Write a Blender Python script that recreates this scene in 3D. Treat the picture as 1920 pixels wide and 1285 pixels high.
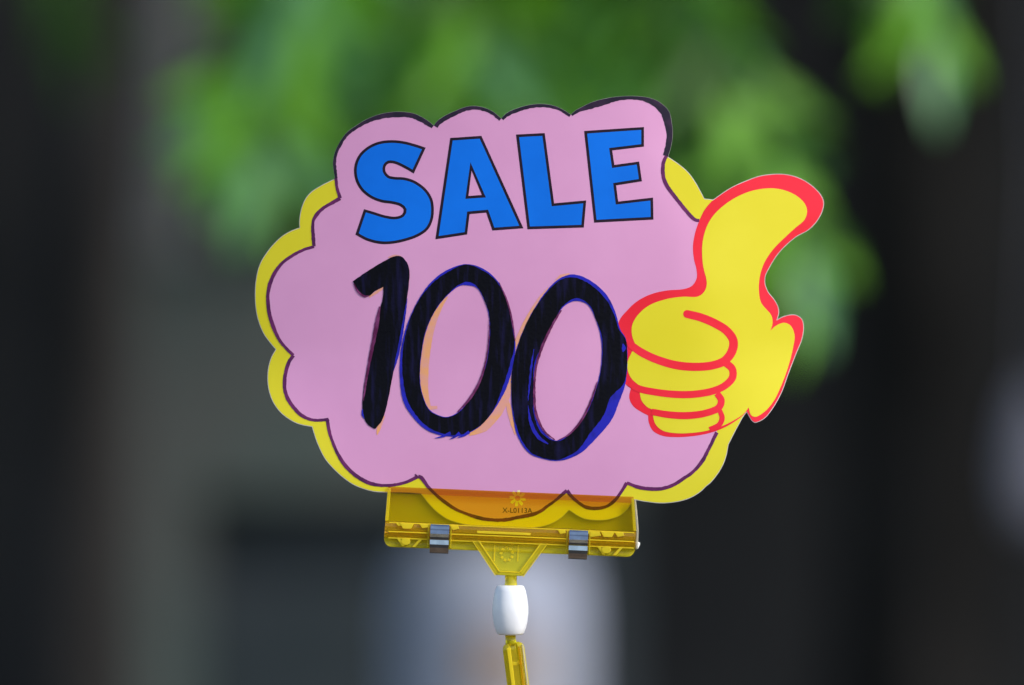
import bpy, bmesh, math, random
from mathutils import Vector, Matrix
from mathutils.geometry import delaunay_2d_cdt

sc = bpy.context.scene
for o in list(bpy.data.objects):
    bpy.data.objects.remove(o)
R = math.radians
C = sc.collection

# ------------------------------------------------------------------ camera
S = 0.00017            # metres per reference pixel on the card's plane
D = 1.8133             # camera to card
CZ = 1.20              # camera height
cam_data = bpy.data.cameras.new('camera')
cam = bpy.data.objects.new('camera', cam_data)
C.objects.link(cam)
cam.location = (0, -D, CZ)
cam.rotation_euler = (R(90), 0, 0)
cam_data.sensor_width = 36
cam_data.lens = 200
cam_data.clip_start = 0.05
cam_data.clip_end = 400
cam_data.dof.use_dof = True
cam_data.dof.focus_distance = D
cam_data.dof.aperture_fstop = 5.3
sc.camera = cam

# ------------------------------------------------------------------ sky and sun
SUN_EL, SUN_AZ = R(36), R(60)     # azimuth measured from straight behind the camera towards its right
world = bpy.data.worlds.new('World')
sc.world = world
world.use_nodes = True
wn = world.node_tree
sky = wn.nodes.new('ShaderNodeTexSky')
sky.sky_type = 'NISHITA'
sky.sun_disc = False
sky.sun_elevation = SUN_EL
bg = wn.nodes['Background']
bg.inputs['Strength'].default_value = 0.11
wn.links.new(sky.outputs['Color'], bg.inputs['Color'])
to_sun = Vector((math.sin(SUN_AZ) * math.cos(SUN_EL), -math.cos(SUN_AZ) * math.cos(SUN_EL), math.sin(SUN_EL)))
sky.sun_rotation = math.atan2(to_sun.x, to_sun.y)
sun_data = bpy.data.lights.new('sun', 'SUN')
sun_data.energy = 1.5
sun_data.angle = R(14)
sun_data.color = (1.0, 0.96, 0.9)
sun = bpy.data.objects.new('sun', sun_data)
C.objects.link(sun)
sun.rotation_euler = to_sun.to_track_quat('Z', 'Y').to_euler()
sun.location = (3, -3, 6)

vs = sc.view_settings
vs.view_transform = 'Standard'
vs.look = 'None'
vs.exposure = 0.98
vs.gamma = 1.0
vs.use_curve_mapping = False
sc.cycles.use_denoising = True
sc.cycles.denoiser = 'OPENIMAGEDENOISE'
sc.cycles.use_adaptive_sampling = False
sc.cycles.max_bounces = 12
sc.cycles.transmission_bounces = 12
sc.cycles.transparent_max_bounces = 16

# ------------------------------------------------------------------ materials
def lin(r, g, b):
    f = lambda c: (c / 255) / 12.92 if c / 255 <= 0.04045 else ((c / 255 + 0.055) / 1.055) ** 2.4
    return (f(r), f(g), f(b), 1)

def mat(name, col, rough=0.5, col2=None, scale=40, detail=3, stretch=(1, 1, 1), lo=0.4, hi=0.6,
        spec=0.5, metal=0.0, bump=0.0, bump_scale=200, coat=0.0):
    m = bpy.data.materials.new(name)
    m.use_nodes = True
    nt = m.node_tree
    p = nt.nodes['Principled BSDF']
    p.inputs['Base Color'].default_value = col
    p.inputs['Roughness'].default_value = rough
    p.inputs['Specular IOR Level'].default_value = spec
    p.inputs['Metallic'].default_value = metal
    p.inputs['Coat Weight'].default_value = coat
    tc = nt.nodes.new('ShaderNodeTexCoord')
    if col2 is not None:
        mp = nt.nodes.new('ShaderNodeMapping')
        mp.inputs['Scale'].default_value = stretch
        nz = nt.nodes.new('ShaderNodeTexNoise')
        nz.inputs['Scale'].default_value = scale
        nz.inputs['Detail'].default_value = detail
        mr = nt.nodes.new('ShaderNodeMapRange')
        mr.inputs['From Min'].default_value = lo
        mr.inputs['From Max'].default_value = hi
        mx = nt.nodes.new('ShaderNodeMix')
        mx.data_type = 'RGBA'
        mx.inputs[6].default_value = col
        mx.inputs[7].default_value = col2
        nt.links.new(tc.outputs['Object'], mp.inputs['Vector'])
        nt.links.new(mp.outputs['Vector'], nz.inputs['Vector'])
        nt.links.new(nz.outputs['Fac'], mr.inputs['Value'])
        nt.links.new(mr.outputs['Result'], mx.inputs[0])
        nt.links.new(mx.outputs[2], p.inputs['Base Color'])
    if bump:
        nb = nt.nodes.new('ShaderNodeTexNoise')
        nb.inputs['Scale'].default_value = bump_scale
        nb.inputs['Detail'].default_value = 4
        bp = nt.nodes.new('ShaderNodeBump')
        bp.inputs['Strength'].default_value = bump
        bp.inputs['Distance'].default_value = 0.002
        nt.links.new(tc.outputs['Object'], nb.inputs['Vector'])
        nt.links.new(nb.outputs['Fac'], bp.inputs['Height'])
        nt.links.new(bp.outputs['Normal'], p.inputs['Normal'])
    return m

def tinted_plastic(name, col, thin, rough=0.04, haze=0.05, cloud=(0.75, 0.62, 0.02, 1)):
    m = bpy.data.materials.new(name)
    m.use_nodes = True
    nt = m.node_tree
    p = nt.nodes['Principled BSDF']
    p.inputs['Base Color'].default_value = col
    p.inputs['Roughness'].default_value = rough
    p.inputs['IOR'].default_value = 1.49
    p.inputs['Transmission Weight'].default_value = 1.0
    out = nt.nodes['Material Output'].inputs['Surface']
    hz = nt.nodes.new('ShaderNodeBsdfDiffuse')          # cloudy resin; its share also stands in for scattered sky light
    hz.inputs['Color'].default_value = cloud
    tl = nt.nodes.new('ShaderNodeBsdfTranslucent')
    tl.inputs['Color'].default_value = cloud
    hm = nt.nodes.new('ShaderNodeMixShader')
    hm.inputs[0].default_value = 0.2
    nt.links.new(hz.outputs[0], hm.inputs[1])
    nt.links.new(tl.outputs[0], hm.inputs[2])
    core = p.outputs[0]
    if thin:      # flat sheet: light passes straight through, tinted; a fresnel share is mirrored
        nt.nodes.remove(p)
        tr = nt.nodes.new('ShaderNodeBsdfTransparent')
        tr.inputs['Color'].default_value = col
        gl = nt.nodes.new('ShaderNodeBsdfGlossy')
        gl.inputs['Roughness'].default_value = rough
        fr = nt.nodes.new('ShaderNodeFresnel')
        fr.inputs['IOR'].default_value = 1.3
        mx = nt.nodes.new('ShaderNodeMixShader')
        ge = nt.nodes.new('ShaderNodeNewGeometry')      # the inner face of a sheet sends no second mirror image
        ma = nt.nodes.new('ShaderNodeMath'); ma.operation = 'MULTIPLY_ADD'
        ma.inputs[1].default_value = -1.0; ma.inputs[2].default_value = 1.0
        mb = nt.nodes.new('ShaderNodeMath'); mb.operation = 'MULTIPLY'
        nt.links.new(ge.outputs['Backfacing'], ma.inputs[0])
        nt.links.new(ma.outputs[0], mb.inputs[0])
        nt.links.new(fr.outputs[0], mb.inputs[1])
        nt.links.new(mb.outputs[0], mx.inputs[0])
        nt.links.new(tr.outputs[0], mx.inputs[1])
        nt.links.new(gl.outputs[0], mx.inputs[2])
        core = mx.outputs[0]
    fin = nt.nodes.new('ShaderNodeMixShader')
    fin.inputs[0].default_value = haze
    nt.links.new(core, fin.inputs[1])
    nt.links.new(hm.outputs[0], fin.inputs[2])
    nt.links.new(fin.outputs[0], out)
    return m

def leaf_mat(name, col, trans, rough=0.4):
    m = bpy.data.materials.new(name)
    m.use_nodes = True
    nt = m.node_tree
    p = nt.nodes['Principled BSDF']
    p.inputs['Base Color'].default_value = col
    p.inputs['Roughness'].default_value = rough
    tl = nt.nodes.new('ShaderNodeBsdfTranslucent')
    tl.inputs['Color'].default_value = trans
    mx = nt.nodes.new('ShaderNodeMixShader')
    mx.inputs[0].default_value = 0.4
    nt.links.new(p.outputs[0], mx.inputs[1])
    nt.links.new(tl.outputs[0], mx.inputs[2])
    nt.links.new(mx.outputs[0], nt.nodes['Material Output'].inputs['Surface'])
    return m

M = dict(
    core=mat('white card core', (0.46, 0.42, 0.41, 1), 0.6, (0.56, 0.52, 0.50, 1), 300),
    yellow=mat('yellow print', (0.70, 0.60, 0.014, 1), 0.42, (0.76, 0.66, 0.03, 1), 30, 8, lo=0.3, hi=0.7, bump=0.03, bump_scale=40, coat=0.12, spec=0.16),
    pink=mat('pink print', (0.66, 0.295, 0.515, 1), 0.42, (0.745, 0.35, 0.585, 1), 22, 8, lo=0.3, hi=0.7, bump=0.12, bump_scale=20, coat=0.15, spec=0.16),
    red=mat('red print', (0.80, 0.018, 0.036, 1), 0.42, (0.86, 0.024, 0.05, 1), 45, 6, spec=0.16),
    blue=mat('blue print', (0.001, 0.150, 0.70, 1), 0.42, (0.002, 0.170, 0.77, 1), 45, 6, spec=0.16),
    black=mat('black print', (0.012, 0.006, 0.014, 1), 0.42, (0.02, 0.008, 0.02, 1), 90, spec=0.16),
    ink=mat('black marker ink', (0.004, 0.004, 0.007, 1), 0.38, (0.014, 0.012, 0.06, 1), 230, 9, (2.4, 1, 0.3), 0.5, 0.84, bump=0.08, bump_scale=900, spec=0.06),
    ink_blue=mat('blue marker ink', (0.018, 0.018, 0.42, 1), 0.4, (0.010, 0.010, 0.16, 1), 260, 6, lo=0.5, hi=0.8, spec=0.16),
    ink_violet=mat('violet marker ink', (0.16, 0.022, 0.12, 1), 0.45, (0.07, 0.012, 0.07, 1), 260, 4, lo=0.35, hi=0.7, spec=0.16),
    ink_edge=mat('dark edge marker ink', (0.018, 0.012, 0.028, 1), 0.38, (0.05, 0.02, 0.055, 1), 260, 4, lo=0.45, hi=0.75, spec=0.16),
    ink_orange=mat('orange marker ink', (0.80, 0.36, 0.16, 1), 0.45, (0.74, 0.33, 0.28, 1), 200, 4, spec=0.16),
    ink_plum=mat('plum marker edge ink', (0.10, 0.01, 0.06, 1), 0.45, (0.20, 0.04, 0.14, 1), 300, 4, spec=0.16),
    plate=tinted_plastic('clear yellow plate', (1.0, 0.955, 0.36, 1), True, haze=0.03),
    back_plate=tinted_plastic('clear yellow back plate', (0.99, 0.93, 0.2, 1), True, haze=0.34, cloud=(0.80, 0.70, 0.03, 1)),
    solid=tinted_plastic('clear yellow moulding', (1.0, 0.86, 0.06, 1), False, rough=0.02, haze=0.38, cloud=(1.0, 0.84, 0.03, 1)),
    amber=tinted_plastic('thick amber yellow moulding', (1.0, 0.74, 0.02, 1), False, rough=0.02, haze=0.2, cloud=(1.0, 0.66, 0.015, 1)),  # cloud brightens the hinge in place of refracted sky light
    flange=tinted_plastic('clear yellow flange', (1.0, 0.95, 0.3, 1), True, haze=0.26, cloud=(0.86, 0.78, 0.04, 1)),
    lip=tinted_plastic('refraction darkened lip', (0.90, 0.72, 0.14, 1), True, haze=0.02),  # deeper tint puts the bevel's dark refraction into the colour
    glint_resin=tinted_plastic('bright amber glint', (1.0, 0.7, 0.02, 1), False, rough=0.02, haze=0.7, cloud=(1.0, 0.82, 0.04, 1)),  # highlight brightness put into the colour, for glints on clip and rod
    steel=mat('polished spring steel', (0.42, 0.43, 0.44, 1), 0.1, (0.34, 0.35, 0.36, 1), 400, metal=1.0),
    bead=mat('white nylon', (0.84, 0.84, 0.87, 1), 0.4, (0.87, 0.87, 0.89, 1), 120, bump=0.03, bump_scale=600),
    fluff=mat('white glue crumb', (0.8, 0.8, 0.78, 1), 0.8, (0.7, 0.7, 0.68, 1), 500),
    clear=tinted_plastic('pale highlight edge', (1.0, 0.93, 0.75, 1), False, rough=0.02, haze=0.35, cloud=(0.95, 0.9, 0.75, 1)),  # whitish cloud paints the pale highlight on the right edges
    stamp=mat('pale yellow print', (0.85, 0.78, 0.42, 1), 0.5, (0.8, 0.72, 0.3, 1), 300),
)

# ------------------------------------------------------------------ object helpers
def obj(name, verts, faces, material, parent=None, smooth=False, mats=None, fmat=None):
    me = bpy.data.meshes.new(name)
    off = parent.matrix_world_loc if False else Vector((0, 0, 0))
    p = parent
    while p is not None:
        off = off + p.location
        p = p.parent
    me.from_pydata([tuple(Vector(v) - off) for v in verts], [], faces)
    me.materials.append(material)
    if mats:
        for mm in mats:
            me.materials.append(mm)
    if fmat:
        for i, k in enumerate(fmat):
            me.polygons[i].material_index = k
    if smooth:
        for q in me.polygons:
            q.use_smooth = True
    me.update()
    o = bpy.data.objects.new(name, me)
    C.objects.link(o)
    o.parent = parent
    return o

def tag(o, label=None, cat=None, group=None, kind=None):
    if label: o['label'] = label
    if cat: o['category'] = cat
    if group: o['group'] = group
    if kind: o['kind'] = kind
    return o

def thing(name, loc, label, cat, group=None):
    o = bpy.data.objects.new(name, None)
    o.empty_display_size = 0.05
    C.objects.link(o)
    o.location = loc
    return tag(o, label, cat, group)

# ------------------------------------------------------------------ 2D helpers (card coordinates, reference pixels)
def smooth_path(pts, step=5.0, closed=False):
    """points (x, y) or (x, y, 1) for a corner; centripetal Catmull-Rom between corners"""
    P = [(float(p[0]), float(p[1])) for p in pts]
    cor = [len(p) > 2 and bool(p[2]) for p in pts]
    n = len(P)
    out = []
    rng = range(n if closed else n - 1)
    for i in rng:
        a, b = P[i], P[(i + 1) % n]
        i0, i3 = i - 1, i + 2
        pa = None if (cor[i] or (not closed and i == 0)) else P[i0 % n]
        pb = None if (cor[(i + 1) % n] or (not closed and i + 2 >= n)) else P[i3 % n]
        L = math.dist(a, b)
        k = max(1, int(L / step + 0.5))
        if pa is None: pa = (2 * a[0] - b[0], 2 * a[1] - b[1])
        if pb is None: pb = (2 * b[0] - a[0], 2 * b[1] - a[1])
        d0 = math.dist(pa, a) ** 0.5 + 1e-6; d1 = L ** 0.5 + 1e-6; d2 = math.dist(b, pb) ** 0.5 + 1e-6
        m1 = [d1 * ((a[j] - pa[j]) / d0 - (b[j] - pa[j]) / (d0 + d1) + (b[j] - a[j]) / d1) for j in (0, 1)]
        m2 = [d1 * ((b[j] - a[j]) / d1 - (pb[j] - a[j]) / (d1 + d2) + (pb[j] - b[j]) / d2) for j in (0, 1)]
        for q in range(k):
            t = q / k
            h00 = 2*t**3 - 3*t**2 + 1; h10 = t**3 - 2*t**2 + t; h01 = -2*t**3 + 3*t**2; h11 = t**3 - t**2
            out.append(tuple(h00*a[j] + h10*m1[j] + h01*b[j] + h11*m2[j] for j in (0, 1)))
    if not closed:
        out.append(P[-1])
    return out

def area2(poly):
    return sum(poly[i][0] * poly[(i + 1) % len(poly)][1] - poly[(i + 1) % len(poly)][0] * poly[i][1] for i in range(len(poly)))

def inset(poly, d):
    """move every edge inwards by d (mitred)"""
    sgn = 1 if area2(poly) > 0 else -1
    n = len(poly)
    out = []
    for i in range(n):
        a, b, c = poly[i - 1], poly[i], poly[(i + 1) % n]
        e1 = Vector((b[0] - a[0], b[1] - a[1])); e2 = Vector((c[0] - b[0], c[1] - b[1]))
        if e1.length < 1e-6 or e2.length < 1e-6:
            out.append(b); continue
        e1.normalize(); e2.normalize()
        n1 = Vector((-e1.y, e1.x)) * sgn; n2 = Vector((-e2.y, e2.x)) * sgn
        m = n1 + n2
        if m.length < 1e-4:
            m = n1
        m.normalize()
        k = min(3.0, 1 / max(0.25, m.dot(n1)))
        dd = d[i] if isinstance(d, (list, tuple)) else d
        out.append((b[0] + m.x * dd * k, b[1] + m.y * dd * k))
    return out

def pip(x, y, loops):
    c = False
    for L in loops:
        j = len(L) - 1
        for i in range(len(L)):
            xi, yi = L[i]; xj, yj = L[j]
            if (yi > y) != (yj > y) and x < (xj - xi) * (y - yi) / (yj - yi) + xi:
                c = not c
            j = i
    return c

def fill(loops, grid=17):
    """triangles of the region inside the loops (even-odd), with inner grid points so it can bend"""
    vs_, es = [], []
    for L in loops:
        b = len(vs_)
        vs_ += [Vector(p) for p in L]
        es += [(b + i, b + (i + 1) % len(L)) for i in range(len(L))]
    xs = [p[0] for p in loops[0]]; ys = [p[1] for p in loops[0]]
    if grid:
        y = min(ys) + grid / 2
        k = 0
        while y < max(ys):
            x = min(xs) + grid / 2 + (k % 2) * grid / 2
            while x < max(xs):
                if pip(x, y, loops):
                    vs_.append(Vector((x, y)))
                x += grid
            y += grid; k += 1
    r = delaunay_2d_cdt(vs_, es, [], 0, 1e-4)
    V, F = r[0], r[2]
    keep = []
    for f in F:
        cx = sum(V[i].x for i in f) / 3; cy = sum(V[i].y for i in f) / 3
        ar = abs((V[f[1]].x - V[f[0]].x) * (V[f[2]].y - V[f[0]].y) - (V[f[2]].x - V[f[0]].x) * (V[f[1]].y - V[f[0]].y))
        if ar > 0.02 and pip(cx, cy, loops):
            keep.append(tuple(f))
    return [(v.x, v.y) for v in V], keep

# the card: gently bowed above the clip, and a soft fold in front of the hand
def sstep(a, b, x):
    t = min(1, max(0, (x - a) / (b - a)))
    return t * t * (3 - 2 * t)
def soft_ramp(x, w):
    return 0.5 * (x + math.sqrt(x * x + w * w))
BOW, FOLD = 1.0, math.tan(R(6))
def bend(px, py):
    x = (px - 965) * S
    up = sstep(925, 640, py)
    y = BOW * x * x * up
    d = ((px - 1250) * 0.949 - (py - 385) * 0.316) * S        # distance past the fold line
    y += FOLD * (soft_ramp(d, 0.0045) - 0.0002) * up
    return y
LAYER = 0.00004
def card_pt(px, py, layer=0.0):
    return ((px - 960) * S, bend(px, py) - layer * LAYER, CZ + (642.5 - py) * S)

def dense(L, step=9.0):
    out = []
    for i in range(len(L)):
        a, b = L[i], L[(i + 1) % len(L)]
        k = max(1, int(math.ceil(math.dist(a, b) / step)))
        out += [(a[0] + (b[0] - a[0]) * q / k, a[1] + (b[1] - a[1]) * q / k) for q in range(k)]
    return out

def sheet(name, loops, material, parent, layer, grid=17):
    if grid: loops = [dense(L) for L in loops]
    V, F = fill(loops, grid)
    o = obj(name, [card_pt(x, y, layer) for x, y in V], F, material, parent, smooth=True)
    face_camera(o)
    return o

def face_camera(o):
    bm = bmesh.new(); bm.from_mesh(o.data)
    for f in bm.faces:
        f.normal_update()
        if f.normal.y > 0:
            f.normal_flip()
    bm.to_mesh(o.data); bm.free()
    # shade by the true curve of the card rather than by the slivers of the tessellation
    off = Vector((0, 0, 0)); p = o.parent
    while p is not None:
        off += p.location; p = p.parent
    nrm = []
    for v in o.data.vertices:
        px = (v.co.x + off.x) / S + 960; py = 642.5 - (v.co.z + off.z - CZ) / S
        e = 1.0
        gx = (bend(px + e, py) - bend(px - e, py)) / (2 * e * S); gz = (bend(px, py - e) - bend(px, py + e)) / (2 * e * S)
        nrm.append(Vector((gx, -1, gz)).normalized())
    o.data.normals_split_custom_set_from_vertices(nrm)

rnd = random.Random(7)
def ribbon(name, pts, material, parent, layer, step=4.0, jitter=0.0, caps=False, smooth=True):
    """a pen stroke: points (x, y, width)"""
    ctr = smooth_path([(p[0], p[1]) for p in pts], step) if smooth else [(p[0], p[1]) for p in pts]
    # widths by arc position
    cum = [0]
    for i in range(1, len(pts)):
        cum.append(cum[-1] + math.dist(pts[i - 1][:2], pts[i][:2]))
    tot = 0; arc = [0]
    for i in range(1, len(ctr)):
        tot += math.dist(ctr[i - 1], ctr[i]); arc.append(tot)
    def wid(a):
        a *= cum[-1] / max(tot, 1e-6)
        for i in range(1, len(cum)):
            if a <= cum[i] + 1e-6:
                t = (a - cum[i - 1]) / max(cum[i] - cum[i - 1], 1e-6)
                return pts[i - 1][2] * (1 - t) + pts[i][2] * t
        return pts[-1][2]
    left, right = [], []
    for i, c in enumerate(ctr):
        a = ctr[max(0, i - 1)]; b = ctr[min(len(ctr) - 1, i + 1)]
        t = Vector((b[0] - a[0], b[1] - a[1])).normalized()
        nn = Vector((-t.y, t.x)); w = wid(arc[i]) / 2
        left.append((c[0] + nn.x * (w + rnd.uniform(-jitter, jitter)), c[1] + nn.y * (w + rnd.uniform(-jitter, jitter))))
        right.append((c[0] - nn.x * (w + rnd.uniform(-jitter, jitter)), c[1] - nn.y * (w + rnd.uniform(-jitter, jitter))))
    cap0, cap1 = [], []
    if caps:
        def cap(c, frm, sweep):
            out = []
            v = Vector((frm[0] - c[0], frm[1] - c[1]))
            for k in range(1, 8):
                r = Matrix.Rotation(sweep * math.pi * k / 8, 2) @ v
                out.append((c[0] + r.x, c[1] + r.y))
            return out
        cap1 = cap(ctr[-1], left[-1], -1)
        cap0 = cap(ctr[0], right[0], -1)
    poly = left + cap1 + right[::-1] + cap0
    V, F = [], []
    n = len(left)
    V = left + right
    F = [(i, i + 1, n + i + 1, n + i) for i in range(n - 1)]
    if cap1:
        b = len(V); V = V + cap1
        loop = [n - 1] + list(range(b, b + len(cap1))) + [2 * n - 1]
        F.append(tuple(loop))
    if cap0:
        b = len(V); V = V + cap0
        F.append(tuple([n] + list(range(b, b + len(cap0))) + [0]))
    o = obj(name, [card_pt(x, y, layer) for x, y in V], F, material, parent, smooth=True)
    face_camera(o)
    return o

# ================================================================== setting
M['earth'] = mat('dark packed earth', (0.055, 0.048, 0.04, 1), 0.9, (0.09, 0.08, 0.065, 1), 3, 6, bump=0.4, bump_scale=30, spec=0.1)
M['slate'] = mat('dark slate render', (0.018, 0.019, 0.0215, 1), 0.85, (0.028, 0.0285, 0.030, 1), 2.0, 5, bump=0.3, bump_scale=40, spec=0.1)
M['bark'] = mat('dark bark', (0.012, 0.0115, 0.011, 1), 0.9, (0.03, 0.028, 0.027, 1), 9, 6, (1, 1, 0.25), bump=0.8, bump_scale=60, spec=0.1)
M['pale_bark'] = mat('pale grey bark', (0.33, 0.325, 0.32, 1), 0.85, (0.22, 0.215, 0.21, 1), 8, 5, (1, 1, 0.3), bump=0.6, bump_scale=60, spec=0.1)
M['stem'] = mat('green twig', (0.08, 0.11, 0.03, 1), 0.7, (0.12, 0.09, 0.05, 1), 30)
M['leaf1'] = leaf_mat('fresh green leaf', (0.20, 0.51, 0.035, 1), (0.28, 0.64, 0.03, 1), 0.42)
M['leaf2'] = leaf_mat('glossy sky sheen leaf', (0.16, 0.40, 0.15, 1), (0.17, 0.47, 0.10, 1), 0.28)  # blue green puts the sky's sheen into the leaf colour
M['leaf3'] = leaf_mat('deep green leaf', (0.045, 0.14, 0.012, 1), (0.06, 0.20, 0.01, 1), 0.5)
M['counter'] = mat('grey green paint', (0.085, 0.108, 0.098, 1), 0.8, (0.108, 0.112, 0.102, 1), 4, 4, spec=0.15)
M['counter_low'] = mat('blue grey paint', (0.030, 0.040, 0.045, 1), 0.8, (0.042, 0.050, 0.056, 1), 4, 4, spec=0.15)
M['bollard'] = mat('pale lavender plastic', (0.33, 0.36, 0.47, 1), 0.8, (0.28, 0.29, 0.33, 1), 5, 3)
M['sticker'] = mat('orange sticker', (0.30, 0.19, 0.10, 1), 0.6, (0.26, 0.17, 0.11, 1), 20)
M['wood'] = mat('worn table wood', (0.20, 0.13, 0.075, 1), 0.7, (0.13, 0.08, 0.045, 1), 12, 5, (1, 8, 1), bump=0.3)

def box_vf(x0, x1, y0, y1, z0, z1, b=0.0):
    V = [(x, y, z) for z in (z0, z1) for y in (y0, y1) for x in (x0, x1)]
    F = [(0, 2, 3, 1), (4, 5, 7, 6), (0, 1, 5, 4), (2, 6, 7, 3), (0, 4, 6, 2), (1, 3, 7, 5)]
    return V, F
def bevel(o, w, seg=2):
    bm = bmesh.new(); bm.from_mesh(o.data)
    bmesh.ops.bevel(bm, geom=bm.edges[:], offset=w, segments=seg, affect='EDGES', profile=0.5)
    bm.to_mesh(o.data); bm.free()
    return o
def box(name, x0, x1, y0, y1, z0, z1, material, parent=None, bev=0.0):
    V, F = box_vf(x0, x1, y0, y1, z0, z1)
    o = obj(name, V, F, material, parent)
    if bev: bevel(o, bev)
    return o
def tube(name, pts, material, parent=None, seg=10, caps=True, smooth=True):
    """pts: (Vector, radius)"""
    V, F = [], []
    n = len(pts)
    for i, (p, r) in enumerate(pts):
        p = Vector(p)
        a = Vector(pts[max(0, i - 1)][0]); b = Vector(pts[min(n - 1, i + 1)][0])
        t = (b - a).normalized()
        u = t.cross(Vector((0.13, 1, 0.21))).normalized(); w = t.cross(u)
        for k in range(seg):
            an = 2 * math.pi * k / seg
            V.append(p + (u * math.cos(an) + w * math.sin(an)) * r)
    for i in range(n - 1):
        for k in range(seg):
            F.append((i*seg + k, i*seg + (k+1) % seg, (i+1)*seg + (k+1) % seg, (i+1)*seg + k))
    if caps:
        F.append(tuple(range(seg))[::-1]); F.append(tuple(range((n-1)*seg, n*seg)))
    return obj(name, V, F, material, parent, smooth)

def W(px, py, d):
    """where a point seen at that pixel stands, d metres from the camera"""
    k = S * d / D
    return Vector(((px - 960) * k, d - D, CZ + (642.5 - py) * k))

g = box('ground', -60, 60, -40, 80, -0.3, 0, M['earth'])
tag(g, 'dark packed earth ground', None, kind='structure')
wl = box('rendered_wall', -9, 9, 13.0, 13.3, 0, 4.6, M['slate'], None, 0.01)
tag(wl, 'dark slate grey wall far behind the sign', 'wall')

# ---- tree with dark leaning trunk, limbs overhead and hanging leafy branches
lrnd = random.Random(21)
def spray_mesh(seed, kinds):
    """a short twig with five small lance-shaped leaves"""
    r = random.Random(seed)
    V, F, FM = [], [], []
    for j in range(5):
        t = j / 4
        root = Vector((0, 0.085 * t, -0.012 * t))
        side = (-1) ** j * (0.25 if j == 4 else 1)
        y = Vector((side * r.uniform(0.35, 0.9), r.uniform(0.6, 1.0), r.uniform(-0.5, 0.1))).normalized()
        x = y.cross(Vector((r.uniform(-.5, .5), r.uniform(-.3, .3), 1))).normalized()
        z = x.cross(y)
        L, wd, dr = r.uniform(0.075, 0.11), r.uniform(0.020, 0.028), r.uniform(0.1, 0.35)
        n = 6; b0 = len(V)
        for i in range(n + 1):
            u = i / n
            w = wd / 2 * (math.sin(math.pi * u ** 0.8) ** 0.85 if 0 < u < 1 else 0.0) + 0.0006
            c = root + y * (L * u) - z * (dr * L * u * u)
            V += [c - x * w + z * 0.16 * w, c - z * 0.1 * w, c + x * w + z * 0.16 * w]
        k = r.randrange(len(kinds))
        for i in range(n):
            q = b0 + 3 * i
            F += [(q, q+1, q+4, q+3), (q+1, q+2, q+5, q+4)]; FM += [k, k]
    me = bpy.data.meshes.new('leaf_spray')
    me.from_pydata([tuple(v) for v in V], [], F)
    for k in kinds: me.materials.append(M[k])
    for p, k in zip(me.polygons, FM):
        p.use_smooth = True; p.material_index = k
    return me
LEAVES = {'leaf1': [spray_mesh(i, ['leaf1', 'leaf1', 'leaf2']) for i in range(6)],
          'leaf2': [spray_mesh(10 + i, ['leaf2', 'leaf1', 'leaf3']) for i in range(6)],
          'leaf3': [spray_mesh(20 + i, ['leaf3']) for i in range(6)]}
def path3(pts, n):
    """evenly sampled polyline through 3D points"""
    seg = [0]
    for i in range(1, len(pts)): seg.append(seg[-1] + (pts[i] - pts[i-1]).length)
    out = []
    for k in range(n):
        a = seg[-1] * k / (n - 1)
        for i in range(1, len(pts)):
            if a <= seg[i] + 1e-9:
                t = (a - seg[i-1]) / (seg[i] - seg[i-1]); out.append(pts[i-1].lerp(pts[i], t)); break
    return out
def hang_leaf(parent, pos, direction, kind, scale=1.0, roll=None):
    me = lrnd.choice(LEAVES[kind])
    o = bpy.data.objects.new('leaf_spray', me)
    C.objects.link(o)
    o.parent = parent
    y = direction.normalized()
    up = Vector((0, -0.75, 0.65)) + Vector((lrnd.uniform(-.6, .6), lrnd.uniform(-.4, .4), lrnd.uniform(-.3, .3)))
    x = y.cross(up).normalized(); z = x.cross(y)
    m = Matrix((x, y, z)).transposed().to_4x4()
    off = Vector((0, 0, 0)); p = parent
    while p is not None: off += p.location; p = p.parent
    m.translation = pos - off
    s = scale * lrnd.uniform(0.85, 1.15)
    o.matrix_local = m @ Matrix.Diagonal((s, s, s, 1))
    return o

base = W(165, 642, 7.0); base.z = 0
tree = thing('tree', base, 'dark trunked tree with drooping sprays of bright green leaves', 'tree')
tr_pts = [(W(110, 2200, 7.0) * 1.0, 0.085)]
tr_pts = [(Vector((W(120, 0, 7.0).x, 7 - D, 0.0)), 0.105), (Vector((W(130, 0, 7.0).x, 7 - D, 0.5)), 0.08),
          (W(150, 1285, 7.0), 0.072), (W(165, 800, 7.0), 0.062), (W(190, 300, 7.0), 0.058), (W(215, -200, 7.0), 0.055),
          (W(260, -900, 7.0), 0.05), (W(300, -1900, 6.9), 0.042), (W(330, -2900, 6.8), 0.03)]
tube('trunk', tr_pts, M['bark'], tree, 14)
def limb(pts, r0, r1):
    n = 10
    p = path3(pts, n)
    return tube('limb', [(p[i], r0 + (r1 - r0) * i / (n - 1)) for i in range(n)], M['bark'], tree, 8)
limb([W(260, -900, 7.0), W(500, -900, 6.0), W(700, -700, 5.0), W(900, -560, 4.8)], 0.035, 0.014)
limb([W(300, -1900, 6.9), W(700, -1700, 6.0), W(1250, -1000, 4.8), W(1600, -700, 4.5)], 0.03, 0.012)
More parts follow.
